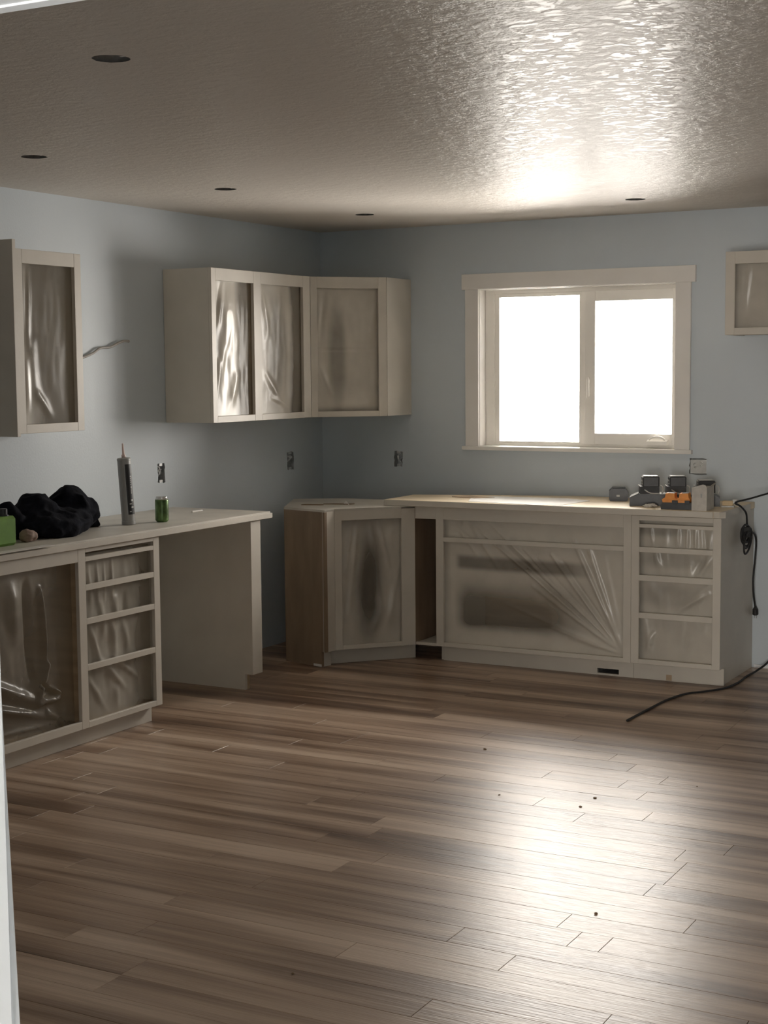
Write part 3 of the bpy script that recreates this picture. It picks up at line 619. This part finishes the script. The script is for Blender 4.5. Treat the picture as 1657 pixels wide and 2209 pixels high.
# scraps on the corner cabinet
for pts, lb in (([(.36, -.84), (.47, -.80), (.475, -.785), (.37, -.815)], 'thin brown wood sliver on the corner base cabinet, the one with a blunt end'), ([(.45, -.745), (.60, -.70), (.61, -.665), (.50, -.70)], 'wider brown wood sliver on top of the corner base cabinet')):
    bm = bmesh.new(); prism(bm, pts, ZC, ZC+.004); tag(link('wood_sliver', bm, 'brown_stain', loc=(*pts[0], ZC)), lb, 'wood scrap', 'scraps on the corner cabinet')
bm = bmesh.new(); v = [bm.verts.new(q) for q in ((.555, -.70, ZC), (.60, -.705, ZC), (.568, -.690, ZC+.022), (.572, -.665, ZC))]
for q in ((0, 1, 2), (1, 3, 2), (3, 0, 2), (0, 3, 1)): bm.faces.new([v[i] for i in q])
tag(link('paper_scrap', bm, 'paper', loc=(.57, -.69, ZC)), 'small curled pale scrap standing on the corner base cabinet', 'scrap')

# ------------------------------------------------------------------ things on the window worktop
ZR = .9095
def sheet(name, pts, mat, label, z=ZR, h=.002):
    bm = bmesh.new(); prism(bm, pts, z, z+h); tag(link(name, bm, mat, loc=(*pts[0], z)), label, 'sheet')
sheet('paper_sheet', [(1.30, -.60), (1.72, -.66), (1.86, -.60), (1.90, -.30), (1.74, -.22), (1.30, -.24), (1.22, -.40)], 'paper', 'torn white paper sheet spread on the plywood worktop')
sheet('board_offcut', [(1.08, -.36), (1.25, -.42), (1.34, -.34), (1.17, -.28)], 'raw_wood', 'thin brownish offcut on the plywood worktop beside the white paper', h=.004)
def cam_frame(p, ang): u = (math.cos(ang), math.sin(ang)); return Fr(p, u, (u[1], -u[0]))   # u right, n to the front
# small black battery block
f = cam_frame((2.03, -.20), .35)
c = thing('battery_pack', 'lone black tool battery standing left of the multi-bay charger', 'battery', f.p(0, 0, ZR), 'tool batteries')
bm = bmesh.new(); profile(bm, Fr(f.o[:2], f.n, f.u), [(-.045, ZR), (.042, ZR), (.052, ZR+.012), (.052, ZR+.050), (.038, ZR+.068), (-.038, ZR+.068), (-.052, ZR+.055), (-.052, ZR+.010)], -.05, .06); link('body', bm, 'grey_plastic', c)
part('button', 'light_grey_plastic', c, f, (-.012, .006, .060, .0625, ZR+.025, ZR+.036)); part('rail_block', 'black_plastic', c, f, (-.035, .035, -.03, .04, ZR+.068, ZR+.074))
# long multi-bay charger
f = cam_frame((2.20, -.50), .30); LC = .47
ch = thing('battery_charger', 'long black multi-bay battery charger with a light sloped end', 'charger', f.p(.2, -.08, ZR))
bm = bmesh.new(); profile(bm, Fr(f.o[:2], f.n, f.u), [(0, ZR), (LC, ZR), (LC, ZR+.045), (LC-.03, ZR+.062), (.045, ZR+.062), (-.0, ZR+.042)], -.15, 0); link('body', bm, 'black_plastic', ch)
bm = bmesh.new(); q0 = [f.p(u, nn, z) for u, nn, z in ((.001, -.148, ZR+.0445), (.001, -.002, ZR+.0445), (.045, -.002, ZR+.0645), (.045, -.148, ZR+.0645))]
q1 = [q + Vector((0, 0, .002)) for q in q0]; v0 = [bm.verts.new(q) for q in q0]; v1 = [bm.verts.new(q) for q in q1]
bm.faces.new(v0); bm.faces.new(v1[::-1])
for i in range(4): bm.faces.new((v0[i], v0[(i+1) % 4], v1[(i+1) % 4], v1[i]))
bmesh.ops.recalc_face_normals(bm, faces=bm.faces); link('sloped_cover', bm, 'light_grey_plastic', ch)
part('top_plate', 'light_grey_plastic', ch, f, (.05, .43, -.145, -.004, ZR+.062, ZR+.0645))
for i, (du, dn, hh, lb) in enumerate(((.105, -.055, .112, 'tool battery docked in the bay nearest the sloped end of the long charger'), (.245, -.065, .112, 'tool battery docked in the middle bay of the long charger'), (.395, -.075, .090, 'tool battery docked behind the white carton, nearly hidden'))):
    g = cam_frame(f.p(du, dn, 0)[:2], .42); zb = ZR+.0645
    b = thing('battery_pack', lb, 'battery', g.p(0, 0, zb), 'tool batteries')
    bm = bmesh.new(); profile(bm, Fr(g.o[:2], g.u, g.n), [(-.060, zb), (.055, zb), (.046, zb+.038), (-.046, zb+.038)], -.055, .045); link('foot', bm, 'grey_plastic', b)
    part('cell_case', 'grey_plastic', b, g, (-.042, .046, -.055, .048, zb+.034, zb+hh-.020), bev=.006)
    part('top_label', 'light_grey_plastic', b, g, (-.036, .040, -.048, .040, zb+hh-.021, zb+hh-.0185))
    part('side_marking', 'light_grey_plastic', b, g, (-.0435, -.0418, -.03, .03, zb+.062, zb+.070))
    part('side_marking', 'light_grey_plastic', b, g, (-.0435, -.0418, -.0, .03, zb+.048, zb+.056))
    bm = bmesh.new(); tube(bm, [g.p(-.058, -.02, zb+.042), g.p(-.03, .050, zb+.020), g.p(.0, .058, zb+.004), g.p(.045, .056, zb+.002)], .0035, 6, 5); link('latch_strap', bm, 'light_grey_plastic', b, smooth=True)
    bm = bmesh.new(); tube(bm, [g.p(.047, .045, zb+.044), g.p(.060, .050, zb+.038), g.p(.064, .054, zb+.018), g.p(.058, .056, zb+.002)], .0035, 6, 5); link('latch_strap', bm, 'light_grey_plastic', b, smooth=True)
# orange pair in a black tray
f = cam_frame((2.428, -.625), .14)
tr_ = thing('charger_tray', 'low black charging tray in front of the long charger holding two orange packs', 'charger', f.p(.08, -.03, ZR))
bm = bmesh.new(); profile(bm, Fr(f.o[:2], f.n, f.u), [(-.012, ZR), (.146, ZR), (.146, ZR+.036), (.0, ZR+.036), (-.016, ZR+.022)], -.085, 0); link('tray', bm, 'black_plastic', tr_)
part('tray_lip', 'black_plastic', tr_, f, (.045, .075, .0, .004, ZR+.030, ZR+.048)); part('tray_lip', 'black_plastic', tr_, f, (.110, .136, .0, .004, ZR+.030, ZR+.048))
for k in range(2):
    u = .002+.071*k
    b = thing('orange_battery_pack', 'orange tool battery in the black tray, ' + ('beside the white carton' if k else 'at the tray end away from the carton'), 'battery', f.p(u+.03, -.03, ZR+.036), 'orange batteries')
    bm = bmesh.new(); profile(bm, Fr(f.o[:2], f.n, f.u), [(u-.006, ZR+.036), (u+.060, ZR+.036), (u+.063, ZR+.052), (u+.056, ZR+.062), (u+.054, ZR+.084), (u+.010, ZR+.084), (u+.006, ZR+.062), (u-.010, ZR+.052)], -.075, -.003); link('shell', bm, 'orange_plastic', b)
    part('rib', 'orange_plastic', b, f, (u+.0, u+.056, -.004, .003, ZR+.050, ZR+.058)); part('top_slot', 'black_plastic', b, f, (u+.018, u+.052, -.06, -.015, ZR+.0835, ZR+.0855))
# white carton, torn open
f = cam_frame((2.582, -.638), .06); cw, cd, chh = .078, .155, .118
c = thing('carton', 'small torn-open white carton at the worktop edge', 'box', f.p(.04, -.07, ZR))
for nm, q in (('front_wall', (0, cw, -.002, 0, ZR, ZR+chh)), ('rear_wall', (0, cw, -cd, -cd+.002, ZR, ZR+chh)), ('side_wall', (0, .002, -cd+.002, -.002, ZR, ZR+chh)), ('side_wall', (cw-.002, cw, -cd+.002, -.002, ZR, ZR+chh)), ('bottom', (.002, cw-.002, -cd+.002, -.002, ZR, ZR+.002))): part(nm, 'cardboard', c, f, q, bev=0)
bm = bmesh.new(); v = [bm.verts.new(f.p(*q)) for q in ((0.0, -.001, ZR+chh), (cw, -.001, ZR+chh), (cw*.85, -.02, ZR+chh+.012), (cw*.66, -.028, ZR+chh+.015), (cw*.45, -.03, ZR+chh+.007), (cw*.12, -.02, ZR+chh+.003))]; bm.faces.new(v)
e_ = bmesh.ops.solidify(bm, geom=bm.faces[:], thickness=.0012); link('torn_flap', bm, 'paper', c)
bm = bmesh.new(); v = [bm.verts.new(f.p(*q)) for q in ((cw, -.03, ZR+chh), (cw, -cd, ZR+chh), (cw+.018, -cd+.02, ZR+chh+.022), (cw+.016, -.07, ZR+chh+.018))]; bm.faces.new(v); bmesh.ops.solidify(bm, geom=bm.faces[:], thickness=.0012); link('side_flap', bm, 'cardboard', c)
part('print_patch', 'tube_plastic', c, f, (.046, .054, .0, .0006, ZR+.068, ZR+.088), bev=0)
# crumpled scrap, adaptor
s_ = remeshed('paper_scrap', [((2.32, -.545, ZR+.008), (.030, .018, .009)), ((2.345, -.53, ZR+.010), (.022, .016, .010))], 'cardboard', (2.32, -.54, ZR), .004, .007, 60, 0.0)
tag(s_, 'crumpled grey scrap lying before the long charger', 'scrap')
f = cam_frame((2.672, -.40), .2)
c = thing('cord_connector', 'pale tan cord connector resting at the worktop end', 'connector', f.p(.03, -.02, ZR))
part('body', 'tan_wood', c, f, (0, .055, -.035, 0, ZR+.009, ZR+.034), bev=.003); part('base', 'light_grey_plastic', c, f, (-.004, .062, -.038, .003, ZR, ZR+.009), bev=.002); part('collar', 'light_grey_plastic', c, f, (.050, .078, -.034, -.012, ZR+.018, ZR+.042), bev=.004)

# ------------------------------------------------------------------ cords
xs = 2.752
rn = random.Random(8); pts = [(3.45, -.05, 1.10), (3.10, -.10, 1.025), (2.90, -.20, .985), (2.80, -.32, .955), (2.742, -.40, .938), (2.765, -.385, .918), (2.772, -.31, .880), (2.766, -.265, .840), (2.762, -.245, .805)]
loops = []
for k in range(5):
    for a in range(6):
        an = a/6*2*math.pi + k*.5; loops.append((xs+.010+.006*k, -.27 + (.060+.022*(k % 2))*math.cos(an) - .010*k + .02*math.sin(2.3*k+a), .765 + (.028+.014*((k+1) % 3))*math.sin(an) - .010*k + .05*math.cos(an)*(k-2)*.22))
pts += loops + [(2.768, -.20, .785), (2.764, -.15, .760), (2.760, -.075, .735), (2.758, -.045, .690), (2.758, -.065, .60), (2.758, -.095, .50), (2.758, -.085, .42), (2.758, -.055, .355), (2.758, -.045, .335)]
bm = bmesh.new(); tube(bm, pts, .0052, 8, 5)
c = thing('power_cord', 'black power cord tangled in a knot over the end of the drawer cabinet', 'cord', (2.76, -.25, .77)); link('cable', bm, 'black_rubber', c, smooth=True)
bm = bmesh.new(); lathe(bm, (2.758, -.045, .345), [(.006, 0), (.008, .008), (.015, .018), (.016, .045), (.012, .05)], 12, (0, .12, -1)); pl = link('plug', bm, 'black_rubber', c)
part('prong', 'steel', pl, WO, (2.751, 2.753, -.043, -.036, .278, .298), bev=0); part('prong', 'steel', pl, WO, (2.763, 2.765, -.043, -.036, .278, .298), bev=0)
part('tie', 'black_rubber', c, WO, (2.755, 2.790, -.292, -.276, .745, .800), bev=.003)
bm = bmesh.new(); tube(bm, [(3.30, -.05, .62), (3.05, -.06, .36), (2.92, -.07, .18), (2.85, -.09, .06), (2.80, -.16, .012), (2.785, -.30, .006), (2.79, -.48, .006), (2.765, -.646, .006), (2.70, -.765, .006), (2.633, -.86, .006), (2.595, -1.036, .006), (2.581, -1.274, .006), (2.575, -1.42, .006), (2.57, -1.55, .006)], .0055, 8, 6)
tag(link('extension_cord', bm, 'black_rubber', loc=(2.6, -1, 0), smooth=True), 'thin black extension cord trailing across the floor past the drawer cabinet', 'cord')

# ------------------------------------------------------------------ crumbs on the floor
rn = random.Random(2)
for (x, yv), lb in (((2.201, -2.321), 'dark crumb on the floor before the sink base cabinet'), ((2.895, -2.814), 'largest dark crumb on the bright patch of floor'), ((2.889, -2.948), 'tiny crumb on the floor just beside the largest one'), ((2.551, -2.94), 'thin sliver of debris on the bright floor'), ((3.192, -2.478), 'tiny dark crumb on the right of the bright patch of floor'), ((3.347, -3.987), 'pale brown crumb on the floor near the short inset plank'), ((2.78, -4.80), 'brown crumb on the dim floor toward the doorway')):
    r_ = rn.uniform(.004, .0075); bm = bmesh.new(); bmesh.ops.create_icosphere(bm, subdivisions=1, radius=r_)
    for v in bm.verts: v.co = Vector((v.co.x*rn.uniform(.7, 1.4), v.co.y*rn.uniform(.7, 1.2), v.co.z*.45*rn.uniform(.7, 1.2))) + Vector((x, yv, r_*.36))
    tag(link('debris_crumb', bm, 'brown_stain', loc=(x, yv, 0)), lb, 'debris', 'crumbs on the floor')
